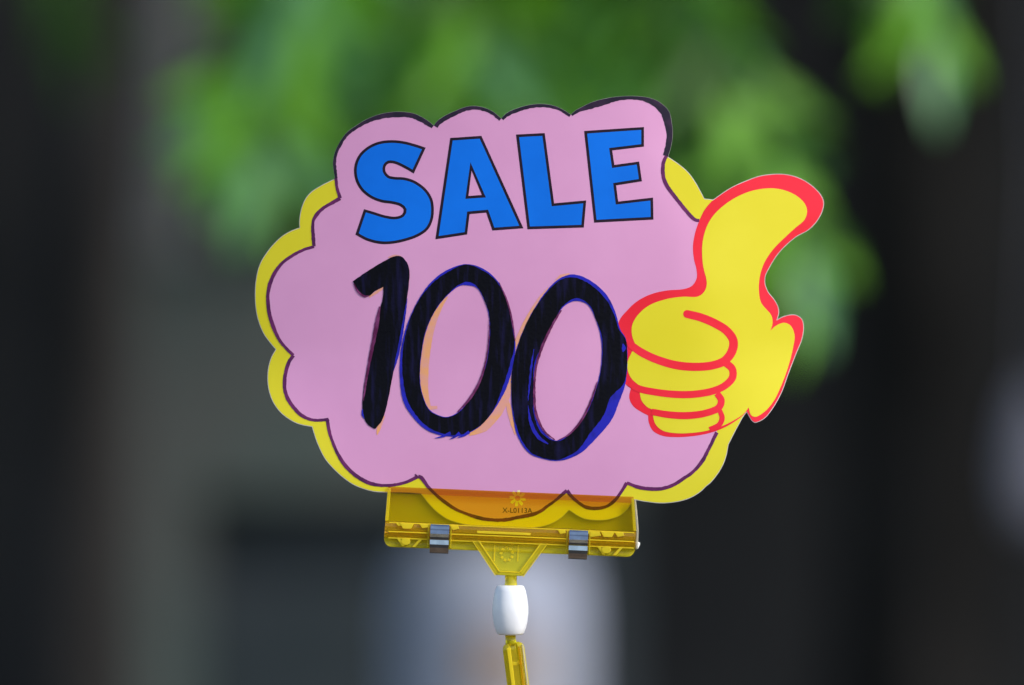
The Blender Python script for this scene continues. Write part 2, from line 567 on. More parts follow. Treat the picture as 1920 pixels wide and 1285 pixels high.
def branch(pts, d, n, kinds, sc_=1.0, spread=0.05, start=0.25):
    P3 = [W(x, y, d + dd) for x, y, dd in pts]
    q = path3(P3, 12)
    br = tube('branch', [(q[i], 0.006 - 0.0045 * i / 11) for i in range(12)], M['stem'], tree, 6)
    for i in range(n):
        t = start + (1 - start) * (i + lrnd.random() * 0.8) / n
        k = min(10, int(t * 11)); f = t * 11 - k
        p = q[k].lerp(q[k + 1], f)
        tan = (q[k + 1] - q[k]).normalized()
        side = Vector((lrnd.uniform(-1, 1), lrnd.uniform(-1, 1), 0))
        dr = tan * 0.6 + side * 0.38 + Vector((0, 0, -0.75 + lrnd.uniform(-.25, .3)))
        hang_leaf(br, p + side * lrnd.uniform(0, spread) * 0.2, dr, lrnd.choice(kinds), sc_)
    return br
bright = ['leaf1', 'leaf1', 'leaf1', 'leaf2']
mixed = ['leaf1', 'leaf2', 'leaf2', 'leaf3']
branch([(700, -560, 0.1), (600, -250, 0), (530, 0, 0), (485, 150, 0)], 4.0, 24, bright, 0.8)
branch([(760, -600, 0.1), (620, -250, 0), (570, 30, 0), (540, 130, 0)], 4.2, 22, bright, 0.85)
branch([(800, -600, 0.1), (660, -200, 0), (620, 40, 0), (610, 120, 0)], 4.5, 18, mixed, 0.9)
branch([(860, -560, 0), (760, -250, 0), (720, -40, 0), (710, 50, 0)], 4.2, 16, mixed, 0.85)
branch([(900, -560, 0), (880, -250, 0), (880, 20, 0)], 4.1, 16, bright, 0.85)
branch([(960, -600, 0), (990, -250, 0), (1000, 20, 0)], 4.3, 14, bright, 0.85)
branch([(1100, -800, 0), (1110, -250, 0), (1120, 10, 0)], 4.2, 16, bright, 0.85)
branch([(1250, -950, 0), (1200, -300, 0), (1270, -60, 0), (1360, 130, 0), (1460, 320, 0)], 3.9, 30, mixed, 0.72, start=0.5)
branch([(1300, -950, 0.1), (1230, -250, 0.1), (1260, -40, 0.1), (1310, 110, 0.1)], 4.2, 18, bright, 0.75, start=0.45)
branch([(1500, -750, 0), (1600, -330, 0), (1680, -160, 0), (1740, -40, 0)], 3.9, 6, ['leaf2', 'leaf1'], 0.62, start=0.55)
branch([(300, -1900, 0), (150, -500, 0), (110, 0, 0)], 6.9, 7, ['leaf3'], 0.9, start=0.7)
branch([(620, -800, 0), (700, -300, 0), (740, 60, 0)], 5.0, 14, ['leaf2', 'leaf1'])
branch([(1000, -900, 0), (1040, -300, 0), (1060, 80, 0)], 5.0, 14, ['leaf2', 'leaf1'])
branch([(500, -900, 0), (560, -300, 0), (570, 150, 0)], 5.6, 18, ['leaf3', 'leaf2', 'leaf2', 'leaf1'])
branch([(700, -700, 0), (820, -300, 0), (860, 100, 0)], 5.6, 18, ['leaf3', 'leaf2', 'leaf2', 'leaf1'])
branch([(1000, -1200, 0), (1130, -300, 0), (1160, 120, 0)], 5.6, 20, ['leaf3', 'leaf2', 'leaf2', 'leaf1'])

def shade_crown(parent, cx, cy, cz, rx, ry, rz, n, material):  # dense unseen foliage overhead, added to shade the background
    r = random.Random(int(n + cx * 100))
    V, F = [], []
    for i in range(n):
        while True:
            q = Vector((r.uniform(-1, 1), r.uniform(-1, 1), r.uniform(-1, 1)))
            if 0.15 < q.length < 1: break
        q = Vector((cx + q.x * rx, cy + q.y * ry, cz + q.z * rz))
        a = Vector((r.uniform(-1, 1), r.uniform(-1, 1), r.uniform(-0.8, 0.2))).normalized()
        b = a.cross(Vector((r.uniform(-.5, .5), r.uniform(-.5, .5), 1))).normalized()
        L, w = r.uniform(0.14, 0.22), r.uniform(0.03, 0.045)
        k = len(V)
        V += [q, q + a * L * 0.45 + b * w, q + a * L, q + a * L * 0.45 - b * w]
        F.append((k, k + 1, k + 2, k + 3))
    o = obj('shade_crown', V, F, material, parent)
    return tag(o, kind='stuff')
shade_crown(tree, -0.4, 6.3, 3.3, 2.6, 2.0, 0.9, 7000, M['leaf3'])

# ---- pale slim trunk
b2 = W(320, 0, 9.6); b2.z = 0
t2 = thing('young_tree', b2, 'slim pale grey trunk standing behind the grey green counter', 'tree')
tube('trunk', [(Vector((b2.x - .05, b2.y, 0)), 0.06), (W(300, 900, 9.6), 0.048), (W(318, 520, 9.6), 0.045), (W(335, 200, 9.6), 0.042), (W(330, -300, 9.6), 0.04), (W(300, -1500, 9.6), 0.03)], M['pale_bark'], t2, 12)
lim = tube('limb', [(W(330, -300, 9.6), 0.02), (W(450, -700, 9.6), 0.015), (W(500, -1300, 9.6), 0.008)], M['pale_bark'], t2, 8)
for i in range(30):
    p = W(lrnd.uniform(200, 600), lrnd.uniform(-1500, -700), 9.6 + lrnd.uniform(-.2, .2))
    hang_leaf(lim, p, Vector((lrnd.uniform(-1, 1), lrnd.uniform(-1, 1), -0.6)), 'leaf3')

shade_crown(t2, -1.6, 8.6, 3.7, 2.6, 2.4, 1.0, 7000, M['leaf3'])

# ---- dark trunk to the right
b3 = W(1720, 0, 11.0); b3.z = 0
t3 = thing('old_tree', b3, 'broad dark brown trunk standing before the slate wall', 'tree')
tube('trunk', [(Vector((b3.x, b3.y, 0)), 0.21), (Vector((b3.x, b3.y, 0.6)), 0.17), (W(1720, 500, 11), 0.15), (W(1730, -300, 11), 0.14), (W(1700, -1800, 11), 0.11)], M['bark'], t3, 14)
lim = tube('limb', [(W(1730, -300, 11), 0.06), (W(1900, -800, 11), 0.04), (W(2000, -1700, 11), 0.02)], M['bark'], t3, 8)
for i in range(30):
    p = W(lrnd.uniform(1500, 2200), lrnd.uniform(-1900, -900), 11 + lrnd.uniform(-.3, .3))
    hang_leaf(lim, p, Vector((lrnd.uniform(-1, 1), lrnd.uniform(-1, 1), -0.6)), 'leaf3')

shade_crown(t3, 2.2, 9.0, 3.6, 3.2, 3.2, 1.1, 10000, M['leaf3'])

# ---- counter with an open shelf
k9 = S * 9.0 / D
X0, X1 = (255 - 960) * k9, (1180 - 960) * k9
YF = 9.0 - D
zc = lambda py: CZ + (642.5 - py) * k9
cnt = thing('stall_counter', (0.5 * (X0 + X1), YF, 0), 'grey green stall counter with a dark open shelf behind the sign', 'counter')
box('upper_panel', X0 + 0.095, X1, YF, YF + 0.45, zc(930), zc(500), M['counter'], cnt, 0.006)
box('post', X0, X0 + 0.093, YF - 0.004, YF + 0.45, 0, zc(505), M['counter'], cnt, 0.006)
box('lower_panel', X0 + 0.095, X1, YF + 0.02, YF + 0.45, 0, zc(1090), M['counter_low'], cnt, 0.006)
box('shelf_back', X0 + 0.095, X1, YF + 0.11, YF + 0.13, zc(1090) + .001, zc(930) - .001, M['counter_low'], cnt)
box('worktop', X0 - 0.03, X1 + 0.03, YF - 0.03, YF + 0.48, zc(500) + 0.001, zc(470), M['counter'], cnt, 0.006)

# ---- pale bollard with an orange sticker
bl = W(918, 0, 8.0); bl.z = 0
bol = thing('bollard', bl, 'pale lavender round topped bollard with an orange sticker', 'bollard')
zt = W(0, 1000, 8.0).z
prof = [(0.165, 0), (0.165, 0.05), (0.134, 0.08), (0.132, zt - 0.10), (0.124, zt - 0.05), (0.10, zt - 0.02), (0.06, zt - 0.004), (0.001, zt)]
def lathe(name, prof, centre, material, parent, seg=32):
    V, F = [], []
    for r, z in prof:
        for k in range(seg):
            a = 2 * math.pi * k / seg
            V.append((centre.x + r * math.cos(a), centre.y + r * math.sin(a), centre.z + z))
    for i in range(len(prof) - 1):
        for k in range(seg):
            F.append((i*seg + k, i*seg + (k+1) % seg, (i+1)*seg + (k+1) % seg, (i+1)*seg + k))
    F.append(tuple(range(seg))[::-1]); F.append(tuple(range((len(prof)-1)*seg, len(prof)*seg)))
    return obj(name, V, F, material, parent, True)
lathe('post', prof, bl, M['bollard'], bol)
V, F = [], []
zs0, zs1 = W(0, 1290, 8).z, W(0, 1175, 8).z
for i in range(9):
    a = R(-98 + 36 * i / 8)
    for z in (zs0, zs1):
        V.append((bl.x + 0.1355 * math.cos(a), bl.y + 0.1355 * math.sin(a), z))
F = [(2*i, 2*i+2, 2*i+3, 2*i+1) for i in range(8)]
obj('sticker', V, F, M['sticker'], bol, True)

# ---- pale bag hanging from the old tree, and a shrub low on the left
def shrub(name, px, py, d, label):
    b = W(px, 0, d); b.z = 0
    t = thing(name, b, label, 'shrub')
    top = W(px, py, d).z
    for i in range(7):
        a = Vector((b.x + lrnd.uniform(-.02, .02), b.y + lrnd.uniform(-.02, .02), 0))
        e = Vector((b.x + lrnd.uniform(-.07, .07), b.y + lrnd.uniform(-.1, .1), top * lrnd.uniform(0.85, 0.97)))
        s = tube('stem', [(a, 0.006), (a.lerp(e, .5), 0.005), (e, 0.002)], M['stem'], t, 6)
        for k in range(9):
            p = a.lerp(e, 0.35 + 0.65 * k / 8)
            hang_leaf(s, p, Vector((lrnd.uniform(-1, 1), lrnd.uniform(-1, 1), lrnd.uniform(-.2, .6))), lrnd.choice(['leaf1', 'leaf3']), 0.7)
shrub('shrub', 175, 1290, 6.2, 'low leafy green shrub growing beside the slim dark trunk')

M['bag'] = mat('pale lilac cloth', (0.34, 0.34, 0.42, 1), 0.8, (0.28, 0.28, 0.36, 1), 12, 4, bump=0.3)
bgp = W(1950, 985, 10.7)
bag = thing('cloth_bag', bgp, 'pale lilac cloth bag hanging beside the broad dark trunk', 'bag')
k10 = S * 10.7 / D
V, F = [], []
rows = [(0, 30, 18), (40, 52, 30), (110, 55, 34), (190, 46, 28), (240, 30, 18), (262, 10, 8)]
for h, wx, wy in rows:
    for k in range(14):
        a = 2 * math.pi * k / 14
        V.append((bgp.x + wx * k10 * math.cos(a) * (1 + 0.06 * math.sin(3 * a + h)), bgp.y + wy * k10 * math.sin(a), bgp.z + h * k10))
for i in range(len(rows) - 1):
    for k in range(14):
        F.append((i*14 + k, i*14 + (k+1) % 14, (i+1)*14 + (k+1) % 14, (i+1)*14 + k))
F.append(tuple(range(14))[::-1]); F.append(tuple(range(70, 84)))
obj('sack', V, F, M['bag'], bag, True)
top = Vector((bgp.x, bgp.y, bgp.z + 258 * k10))
tube('strap', [(top, 0.004), (top + Vector((0.02, 0, 0.4)), 0.004), (top + Vector((0.0, 0.1, 1.0)), 0.004), (W(1800, -500, 11), 0.004)], M['bag'], bag, 6)

# ---- table below the frame that carries the clip stand
tz = CZ - 0.245
tb = thing('display_table', (0.02, 0.03, 0), 'plain worn wooden table under the clip stand', 'table')
box('tabletop', -0.23, 0.27, -0.10, 0.24, tz - 0.022, tz, M['wood'], tb, 0.002)
for lx in (-0.21, 0.22):
    for ly in (-0.08, 0.19):
        box('leg', lx, lx + 0.03, ly, ly + 0.03, 0, tz - 0.0225, M['wood'], tb, 0.002)

# ================================================================== the card
SIL = {}
SIL['top'] = [(627.3, 334.8, 1), (624.5, 317), (623.6, 303.2), (626.8, 286.4), (636.6, 265.4), (650.6, 247.2), (666, 236), (682.8, 225.5), (702.4, 217),
    (722, 211.5), (740.3, 209.4), (757, 209.7), (775.3, 212.5), (790.7, 219.2), (804.7, 228.3), (813.5, 235.5, 1),
    (818.8, 228), (831.9, 218.3), (852.3, 208.5), (872.7, 200.8), (888.8, 198.7), (906.3, 201.6), (923.8, 209), (935.4, 218.5), (940, 222.5, 1),
    (944.5, 217), (953, 210.3), (970.4, 203), (992.3, 197), (1014, 195), (1037.5, 198), (1055, 205.2), (1070.5, 215, 1),
    (1077, 208.6), (1090.3, 201), (1110.6, 191.4), (1136.9, 184.3), (1161, 180.8), (1185.4, 179.8), (1209.7, 181.5), (1228, 186.3), (1242, 194.4), (1255.2, 208.6),
    (1259.8, 226.8), (1262, 247), (1259.5, 271.3), (1253.2, 293.5, 1)]
SIL['right'] = [(1253.2, 293.5, 1), (1274.4, 307.7), (1292.6, 323.9), (1306.8, 344), (1322, 371.8, 1), (1338.6, 373.4, 1)]
SIL['thumb'] = [(1338.6, 373.4, 1), (1350.3, 365), (1371.7, 350.9), (1399, 338.2), (1426, 328.5), (1451.5, 324.6), (1474.8, 324.6), (1500, 330.4), (1523.5, 343),
    (1543, 361.6), (1549.7, 376), (1547.8, 391.7), (1537, 413), (1519.6, 430.6), (1498.2, 442.3), (1476.8, 459.8), (1459.3, 479.3), (1446, 500.7),
    (1438, 517), (1437.3, 531.6), (1444, 548.3), (1453, 559), (1461, 572.4), (1463.7, 585.3), (1460.4, 598.6, 1),
    (1467.6, 594.6), (1483, 590), (1495.8, 590.2), (1507.4, 598), (1511, 613.5), (1507.4, 636.6), (1495.8, 664.9), (1480.4, 703.4), (1467.6, 736.8), (1449.6, 767.6),
    (1434, 785.6), (1415.5, 793.2), (1409, 788), (1404.4, 780), (1400.7, 773.5, 1)]
SIL['low_right'] = [(1400.7, 773.5, 1), (1395, 781), (1385.7, 797.4), (1374.8, 817.6), (1366.5, 834, 1), (1362.3, 855), (1354.6, 875.2), (1343.7, 892.3), (1331.2, 907), (1325, 911.8),
    (1312.5, 923.4), (1292.3, 935), (1265.8, 942), (1237.8, 943.9), (1206.7, 940.5), (1187, 937, 1),
    (1180, 951), (1165.7, 965.4), (1143, 974), (1119.4, 976), (1095.5, 973.3), (1079.7, 965.4), (1067, 957, 1),
    (1053, 970.7), (1038.7, 980), (1019, 987), (990, 991), (950, 992), (910, 989), (870, 983.5), (840.7, 974.7), (823.5, 964), (807.6, 949.5), (789, 926, 1)]
SIL['left'] = [(789, 926, 1), (760, 924), (720, 923.4), (701.9, 922.3), (680.9, 916.9), (661.3, 908.5), (641.6, 894.5), (624.8, 879), (609.4, 860.9), (598.2, 839.9), (590.5, 820.2), (584.6, 801, 1),
    (559.4, 795.6), (540.7, 786.3), (523.6, 772.3), (510.4, 753.6), (502.6, 731.8), (500, 710), (501.8, 688), (507.2, 669.6), (515.3, 655.5, 1),
    (505, 643.4), (492.7, 626.3), (483.3, 604.5), (477.6, 579.6), (476, 550), (477.9, 524), (484.5, 497), (496.6, 475.6), (511.4, 457), (528.5, 441.4), (547, 431.3), (560.4, 426.4, 1),
    (559.8, 419), (561, 404), (565, 387), (572, 371.4), (583, 359), (600, 348), (620, 338), (627.3, 334.8, 1)]
order = ['top', 'right', 'thumb', 'low_right', 'left']
sil, rngs = [], {}
for k in order:
    p = smooth_path(SIL[k], 5)
    rngs[k] = (len(sil), len(sil) + len(p) - 1)
    sil += p[:-1]
sil_in = inset(sil, 1.25)
sil_in2 = inset(sil, 0.5)
def part_of(k, src):
    a, b = rngs[k]
    return [src[i % len(src)] for i in range(a, b + 1)]

card_base = Vector(((958 - 960) * S, 0, CZ + (642.5 - 985) * S))
card = thing('sale_sign_card', card_base, 'pink cloud shaped card reading SALE 100 with a printed thumbs up', 'sign')
THK = 0.0006
Vp, Fp = fill([sil], 17)
nv = len(Vp)
verts = [card_pt(x, y, 0) for x, y in Vp]
verts += [(x, y + THK, z) for x, y, z in verts]
faces, fm = [], []
for f in Fp:
    a, b, c = (Vector(verts[i]) for i in f)
    f = f if (b - a).cross(c - a).y < 0 else f[::-1]
    faces.append(f); fm.append(0)
    faces.append(tuple(nv + i for i in f[::-1])); fm.append(0)
ns = len(sil)
for i in range(ns):
    j = (i + 1) % ns
    faces.append((i, j, nv + j, nv + i)); fm.append(0)
body = obj('card_body', verts, faces, M['core'], card)
bm = bmesh.new(); bm.from_mesh(body.data); bmesh.ops.recalc_face_normals(bm, faces=bm.faces[:]); bm.to_mesh(body.data); bm.free()

# yellow rim print: whole face, pink panel over it
sheet('yellow_border', [sil_in], M['yellow'], card, 1)
IN_LEFT = [(629, 333, 1), (631.2, 351), (637.4, 371.5, 1), (623.4, 379.5), (606.3, 389.3), (593.9, 401), (586.9, 413.4), (585.8, 429), (586.9, 447.6), (588.2, 462, 1),
    (569, 467.9), (550.3, 477.2), (530, 491.2), (515, 509.5), (504.4, 533), (500.8, 553), (501.2, 571.8), (504.4, 592), (511.4, 613.9), (522.3, 637.2), (536.3, 654.3), (549.2, 666.7, 1),
    (540.7, 679), (535.3, 696), (532.6, 713), (533, 730.3), (538.4, 747.4), (550, 764.5), (564, 778.5), (579.6, 786.3), (595.2, 788.6), (613.7, 787, 1),
    (615.6, 802.6), (622, 824.4), (631.8, 848.3), (644.4, 869.3), (658.5, 884.7), (675.3, 897.3), (692, 905.7), (711.7, 910), (732.7, 910), (755, 906.4), (773.3, 899.4), (784, 893.6, 1),
    (790, 896), (801.4, 911.3), (818, 928.4), (834, 941.6), (853.9, 954.8), (873.7, 963.2), (899.8, 971.6), (926.3, 975.3), (948.8, 974.7), (972.6, 970), (996.4, 965.4), (1013.6, 958.8), (1028, 948.2), (1042.7, 937.6), (1053.3, 928), (1063, 920, 1),
    (1073, 932.3), (1085, 943), (1099.5, 951.5), (1118, 953.5), (1136.6, 950), (1151, 940.3), (1161.7, 927), (1175.4, 905.6, 1),
    (1197.4, 914), (1219, 917), (1241, 916.4), (1262.7, 909.4), (1281.4, 897.7), (1300, 884.5), (1317.2, 864.3), (1329.6, 841), (1340.5, 819), (1344.4, 811)]
IN_RIGHT = [(1250, 292), (1245, 303), (1243.3, 316), (1244.5, 332), (1252.2, 350), (1270.4, 374.4), (1288.6, 396.7), (1300, 409), (1305.8, 412.6), (1312, 413)]
pin_l = smooth_path(IN_LEFT, 5)
pin_r = smooth_path(IN_RIGHT, 5)
pink = part_of('top', sil_in2)[1:-1] + pin_r + [(1345, 430 + 16 * i) for i in range(24)] + pin_l[::-1]
sheet('pink_panel', [pink], M['pink'], card, 2)

# marker line along the inner outline, corner to corner
runs, cur = [], []
for p in IN_LEFT:
    cur.append(p)
    if len(p) > 2 and len(cur) > 1:
        runs.append(cur); cur = [p]
runs.append(cur)
for i, r in enumerate(runs):
    ws = [rnd.uniform(5.2, 7.4) for _ in r]
    ribbon('marker_outline', [(p[0], p[1], w) for p, w in zip(r, ws)], M['ink_violet'], card, 3 + 0.15 * (i % 3), 4, 0.35)
ribbon('marker_outline', [(p[0], p[1], w) for p, w in zip(IN_RIGHT, (6, 6.5, 7, 7, 7.5, 7, 7, 7, 6.5, 6))], M['ink_violet'], card, 3.4, 4, 0.35)
for a, b in (((778.3, 889.5, 3), (782, 895, 5)), ((612, 784.5, 6), (614.5, 791, 7))):
    ribbon('marker_outline', [a, b], M['ink_violet'], card, 3.6, 3)
# dark ink along the cut upper edge, running over the edge
def edge_band(pts, i):
    """pts: (x, y, width) on the silhouette; band lies inside it"""
    ctr = smooth_path([(p[0], p[1]) for p in pts], 4)
    n = len(ctr)
    outer, inner = [], []
    for k, c in enumerate(ctr):
        a = ctr[max(0, k - 1)]; b = ctr[min(n - 1, k + 1)]
        t = Vector((b[0] - a[0], b[1] - a[1])).normalized()
        nn = Vector((-t.y, t.x))
        f = k / (n - 1) * (len(pts) - 1); j = min(len(pts) - 2, int(f)); w = pts[j][2] * (1 - f + j) + pts[j + 1][2] * (f - j)
        w += 1.0 + rnd.uniform(-0.6, 0.6)
        outer.append((c[0] + nn.x * 0.3, c[1] + nn.y * 0.3)); inner.append((c[0] + nn.x * w, c[1] + nn.y * w))
    V = outer + inner
    F = [(k, k + 1, n + k + 1, n + k) for k in range(n - 1)]
    o = obj('edge_ink', [card_pt(x, y, 3.2 + 0.2 * (i % 2)) for x, y in V], F, M['ink_edge'], card, True)
    face_camera(o)
tops, cur = [], []
for p in SIL['top']:
    cur.append(p)
    if len(p) > 2 and len(cur) > 1:
        tops.append(cur); cur = [p]
Wd = [[4.5, 5, 5, 5, 5, 5, 5.5, 6, 7, 8.5, 9.5, 9.5, 8.5, 8.5, 8, 6],
      [7, 8, 8, 7, 6.5, 6, 5.5, 5.5, 5, 5],
      [4, 6, 6.5, 6, 5.5, 5, 4.5, 4, 4],
      [3.5, 6, 11, 11, 9, 6, 5.5, 7, 11, 14, 15, 13, 10.5, 10, 9, 8]]
for i, (t, ws) in enumerate(zip(tops, Wd)):
    ws = ws + [ws[-1]] * len(t)
    edge_band([(p[0], p[1], w) for p, w in zip(t, ws)], i)

# ---- printed word
def letter(pts, closed_smooth, hole=None, bw=5.2):
    outer = smooth_path(pts, 4, True) if closed_smooth else [p[:2] for p in pts]
    loops = [outer] + ([hole] if hole else [])
    o = sheet('letter_outline', loops, M['black'], card, 3, 17)
    inn = inset(outer, bw)
    loops = [inn] + ([inset(hole, -bw)] if hole else [])
    sheet('letter_fill', loops, M['blue'], o, 4, 17)
    return o
letter([(798.2, 277, 1), (775.3, 269.5), (753.8, 264.4), (730.5, 262.8), (709, 265.8), (689.4, 274.6), (673.3, 289.2), (665.2, 306.2), (663.4, 322.3), (667, 340.2), (676.8, 357), (694.7, 371.5),
        (716.2, 379.8), (734, 382.2), (750.2, 386.8), (756.9, 393.5), (753.8, 402), (741.3, 406.3), (721.6, 403.8), (702, 397.8), (682.2, 392, 1), (666, 440, 1), (685.8, 450.6), (709, 457), (730.5, 457.7),
        (757.4, 453), (784.2, 443.6), (802, 431), (811, 413.6), (813.4, 392), (810.2, 372.5), (798.6, 354.5), (778.9, 339.7), (759.2, 333), (739.5, 331.6), (728.8, 329), (722.5, 320.5), (723, 311.6), (728.8, 306.4),
        (739.5, 307), (757.4, 315), (775.8, 325.6, 1)], True)
letter([(844.2, 258.8), (902.7, 255), (981.5, 428.4), (923.3, 432.6), (911.6, 399), (880.5, 401.8), (875.9, 440), (816.3, 449)], False, [(884.2, 320), (903.4, 365.9), (878.4, 367.6)])
letter([(967.5, 252.6), (1021.4, 249.7), (1039, 381.5), (1099.3, 375.9), (1094.7, 426.9), (989, 430.3)], False)
letter([(1095.2, 245.8), (1207.7, 238), (1207.7, 274.9), (1148, 282.2), (1152, 309.3), (1198.6, 302.8), (1203.9, 340), (1155.4, 347.8), (1159.2, 378), (1224.8, 370.4), (1225.6, 411.8), (1114, 417.8)], False)

# ---- printed thumbs-up hand
HAND_LEFT = [(1400.7, 773.5, 1), (1383.4, 787.4), (1360, 801.4), (1332, 812), (1301.7, 817.8), (1271.4, 820), (1243.4, 817.8), (1224.7, 808.4), (1216.5, 792), (1215.4, 779.5, 1), (1203.7, 773.4), (1187.3, 761.8), (1179.9, 745.4), (1183, 729, 1),
    (1172, 719), (1170, 700), (1170, 680), (1166, 660), (1160, 640), (1158, 620), (1161.5, 601), (1174.4, 584), (1195.6, 564.6), (1222, 551.4), (1251, 544.8), (1283, 542), (1298.8, 535.5), (1307.2, 521), (1306.5, 504.6), (1301.7, 485), (1300, 461.8), (1303.6, 438.4), (1311.4, 415), (1323, 391.7), (1338.6, 373.4, 1)]
hand_loop = part_of('thumb', sil_in) + smooth_path(HAND_LEFT, 5)[1:-1]
hand = sheet('thumbs_up_outline', [hand_loop], M['red'], card, 3)
HY = [(1451.5, 351.8), (1476.8, 356.2), (1500, 367.6), (1513.7, 382), (1517.2, 396), (1511.8, 411.2), (1496.2, 424.8), (1474.8, 444.2), (1453.4, 465.6), (1435.9, 491), (1427.2, 516.2), (1424.8, 542), (1429, 567.3), (1439.3, 580.2), (1448.3, 590.8), (1450.9, 605.8), (1447, 620, 1),
    (1457.3, 611), (1472.7, 605.3), (1485.6, 611), (1492.8, 629), (1489.4, 654.6), (1480.4, 688), (1467.6, 721.4), (1452.2, 752.2), (1434.2, 772.8), (1416.2, 782.3), (1408.5, 778), (1404.7, 764.5, 1),
    (1396, 775.5), (1380, 786.5), (1355, 799), (1332, 806.4), (1308.7, 810.8), (1271.4, 812.8), (1243.4, 808), (1230, 797), (1225, 782.8), (1224.7, 768.8, 1), (1213, 763), (1203, 751), (1200, 738), (1198, 722.5, 1), (1185, 711), (1177.6, 696.4), (1177, 678), (1184, 662.5, 1), (1192, 647.4, 1),
    (1185.5, 630), (1185.5, 610), (1196.7, 590.2), (1217.7, 572.7), (1250.4, 561), (1280.7, 556.6), (1309.5, 556), (1321, 547.4), (1326, 534), (1325, 522), (1320, 502.6), (1317.2, 475.4), (1319.2, 448), (1327, 422.8), (1340.6, 401.4), (1362, 382), (1387.3, 366.4), (1416.5, 355.7)]
M['yellow_hand'] = M['yellow']
sheet('hand_fill', [smooth_path(HY, 5, True)], M['yellow'], hand, 4)
ribbon('finger_line', [(1288.9, 589, 15), (1313.4, 595, 15.5), (1341.4, 606.5, 16), (1364.8, 621.5, 16), (1376.2, 639, 16.5), (1374, 658, 17), (1360, 676.5, 16), (1336.7, 685.4, 15.5), (1301.7, 688.2, 15.5), (1266.7, 684.7, 15.5), (1231.7, 674.4, 15), (1203.7, 661.4, 15), (1184, 648, 14)], M['red'], hand, 5.0, caps=True)
ribbon('finger_line', [(1362, 681, 14), (1374, 692, 14), (1374.5, 708, 14), (1360, 723.5, 13.5), (1336.7, 733.7, 13.5), (1301.7, 739.6, 13.5), (1266.7, 739.8, 13.5), (1231.7, 736, 13), (1196.7, 728.5, 13), (1180, 718, 12)], M['red'], hand, 5.3)
ribbon('finger_line', [(1345, 738, 12), (1353, 751, 13), (1348.4, 764.5, 13), (1325, 774.6, 13), (1290, 779.5, 13.5), (1255, 778, 13), (1222, 772.5, 12)], M['red'], hand, 5.6)
ribbon('finger_line', [(1350, 770, 9), (1354.5, 784, 10), (1349, 796.8, 10), (1331, 806, 10)], M['red'], hand, 5.9)

# ---- hand-written price
one = [(661.2, 527.4, 1), (692, 506.4), (722.8, 488.2), (738, 481.2), (752.2, 480.6), (762.5, 492), (767.6, 507.8), (765.4, 542.8), (760.6, 576.4), (750.8, 638), (738.2, 694), (725.6, 758.5), (715.8, 789.3), (703.2, 805, 1), (691, 798), (681, 780), (679.5, 750), (687, 694), (699.6, 638), (708.4, 590.4), (717.6, 559.6), (718.6, 538, 1), (703.2, 546), (689.2, 556.3), (675.2, 551), (666.8, 540)]
Z1o = [(874.5, 495.4), (905.3, 503.8), (933.3, 527.6), (951.5, 564), (963, 614.5), (966.5, 648), (961.3, 687.3), (950, 726.5), (924.9, 771.3), (896.9, 802), (863.2, 817.5), (832.4, 817.5), (801.6, 807.7), (776.4, 785.3), (756.8, 754.5), (749.8, 712.5), (751.2, 659.3), (762.4, 611.7), (782, 566.8), (807.2, 530.4), (838, 506.6)]
Z1s = [1, 3, 2, 1, 2, 2, 6, 7, 1, 0.5, 2, 4, 6, 7, 8, 6, 4, 2, 1, 3, 4]
Z1i = [(877.3, 535.5), (894, 540.2), (908, 564), (916.5, 592), (917.9, 628.5), (913.7, 670.5), (902.5, 709.7), (882.9, 746), (857.6, 774), (835.2, 782), (807.2, 770), (793.2, 743.3), (787.6, 709.7), (790.4, 664.9), (800.2, 617.3), (821.2, 575.2), (846.4, 547.2), (863.2, 536)]
Z2o = [(1073, 514.8), (1099.8, 522.2), (1135.3, 550.3), (1153, 582.8), (1163.4, 618.3), (1173.7, 635), (1176.7, 665.7), (1173, 719), (1161.9, 751.5), (1147, 787), (1117.5, 822.5), (1085, 852), (1046.5, 864.5), (1019.9, 861), (993.3, 850.6), (972.5, 822.5), (962.2, 784), (958.3, 736.7), (960.7, 689.3), (972.5, 642), (996.2, 588.8), (1025.8, 544.4), (1049.5, 522.2)]
Z2s = [5, 6, 6, 4, 2, 1, 0.5, 3, 18, 17, 15, 7, 2, 1.5, 3, 4, 2.5, 0.5, 0.5, 0.5, 0.5, 2, 3]
Z2i = [(1082, 564.5), (1102.7, 572.5), (1117.5, 600.6), (1127, 636), (1127.9, 677.5), (1122, 713), (1108.6, 754.4), (1088, 793), (1064.3, 816.6), (1043.5, 826.3), (1019.9, 810.7), (1003.6, 775), (1001.5, 730.8), (1005, 683.4), (1018.4, 648), (1037.6, 606.5), (1058.3, 574)]
def rough_up(L, j):
    return [(x + rnd.uniform(-j, j), y + rnd.uniform(-j, j)) for x, y in L]
def numeral_zero(o_, s_, i_, si, plum):
    oi = inset([p for p in o_], s_)
    big = smooth_path(o_, 5, True); hole = smooth_path(i_, 5, True)
    base = sheet('numeral', [rough_up(big, 0.25), rough_up(hole, 0.25)], M['ink_blue'], card, 6, 17)
    hole2 = smooth_path(inset(i_, [-v for v in si]), 5, True)
    sheet('ink_fill', [rough_up(smooth_path(oi, 5, True), 0.5), rough_up(hole2, 0.5)], M['ink'], base, 7, 17)
    return base
n1 = smooth_path(one, 5, True)
base1 = sheet('numeral', [rough_up(n1, 0.3)], M['ink'], card, 6, 17)
ribbon('blue_edge', [(763.5, 560, 1), (759, 590, 3.5), (752.5, 630, 5), (744, 672, 4.5), (738, 695, 1)], M['ink_blue'], base1, 6.5, 4, 0.3)
ribbon('blue_edge', [(679.5, 768, 2), (679.5, 778, 4), (683, 785, 1.5)], M['ink_blue'], base1, 6.5, 4, 0.2)
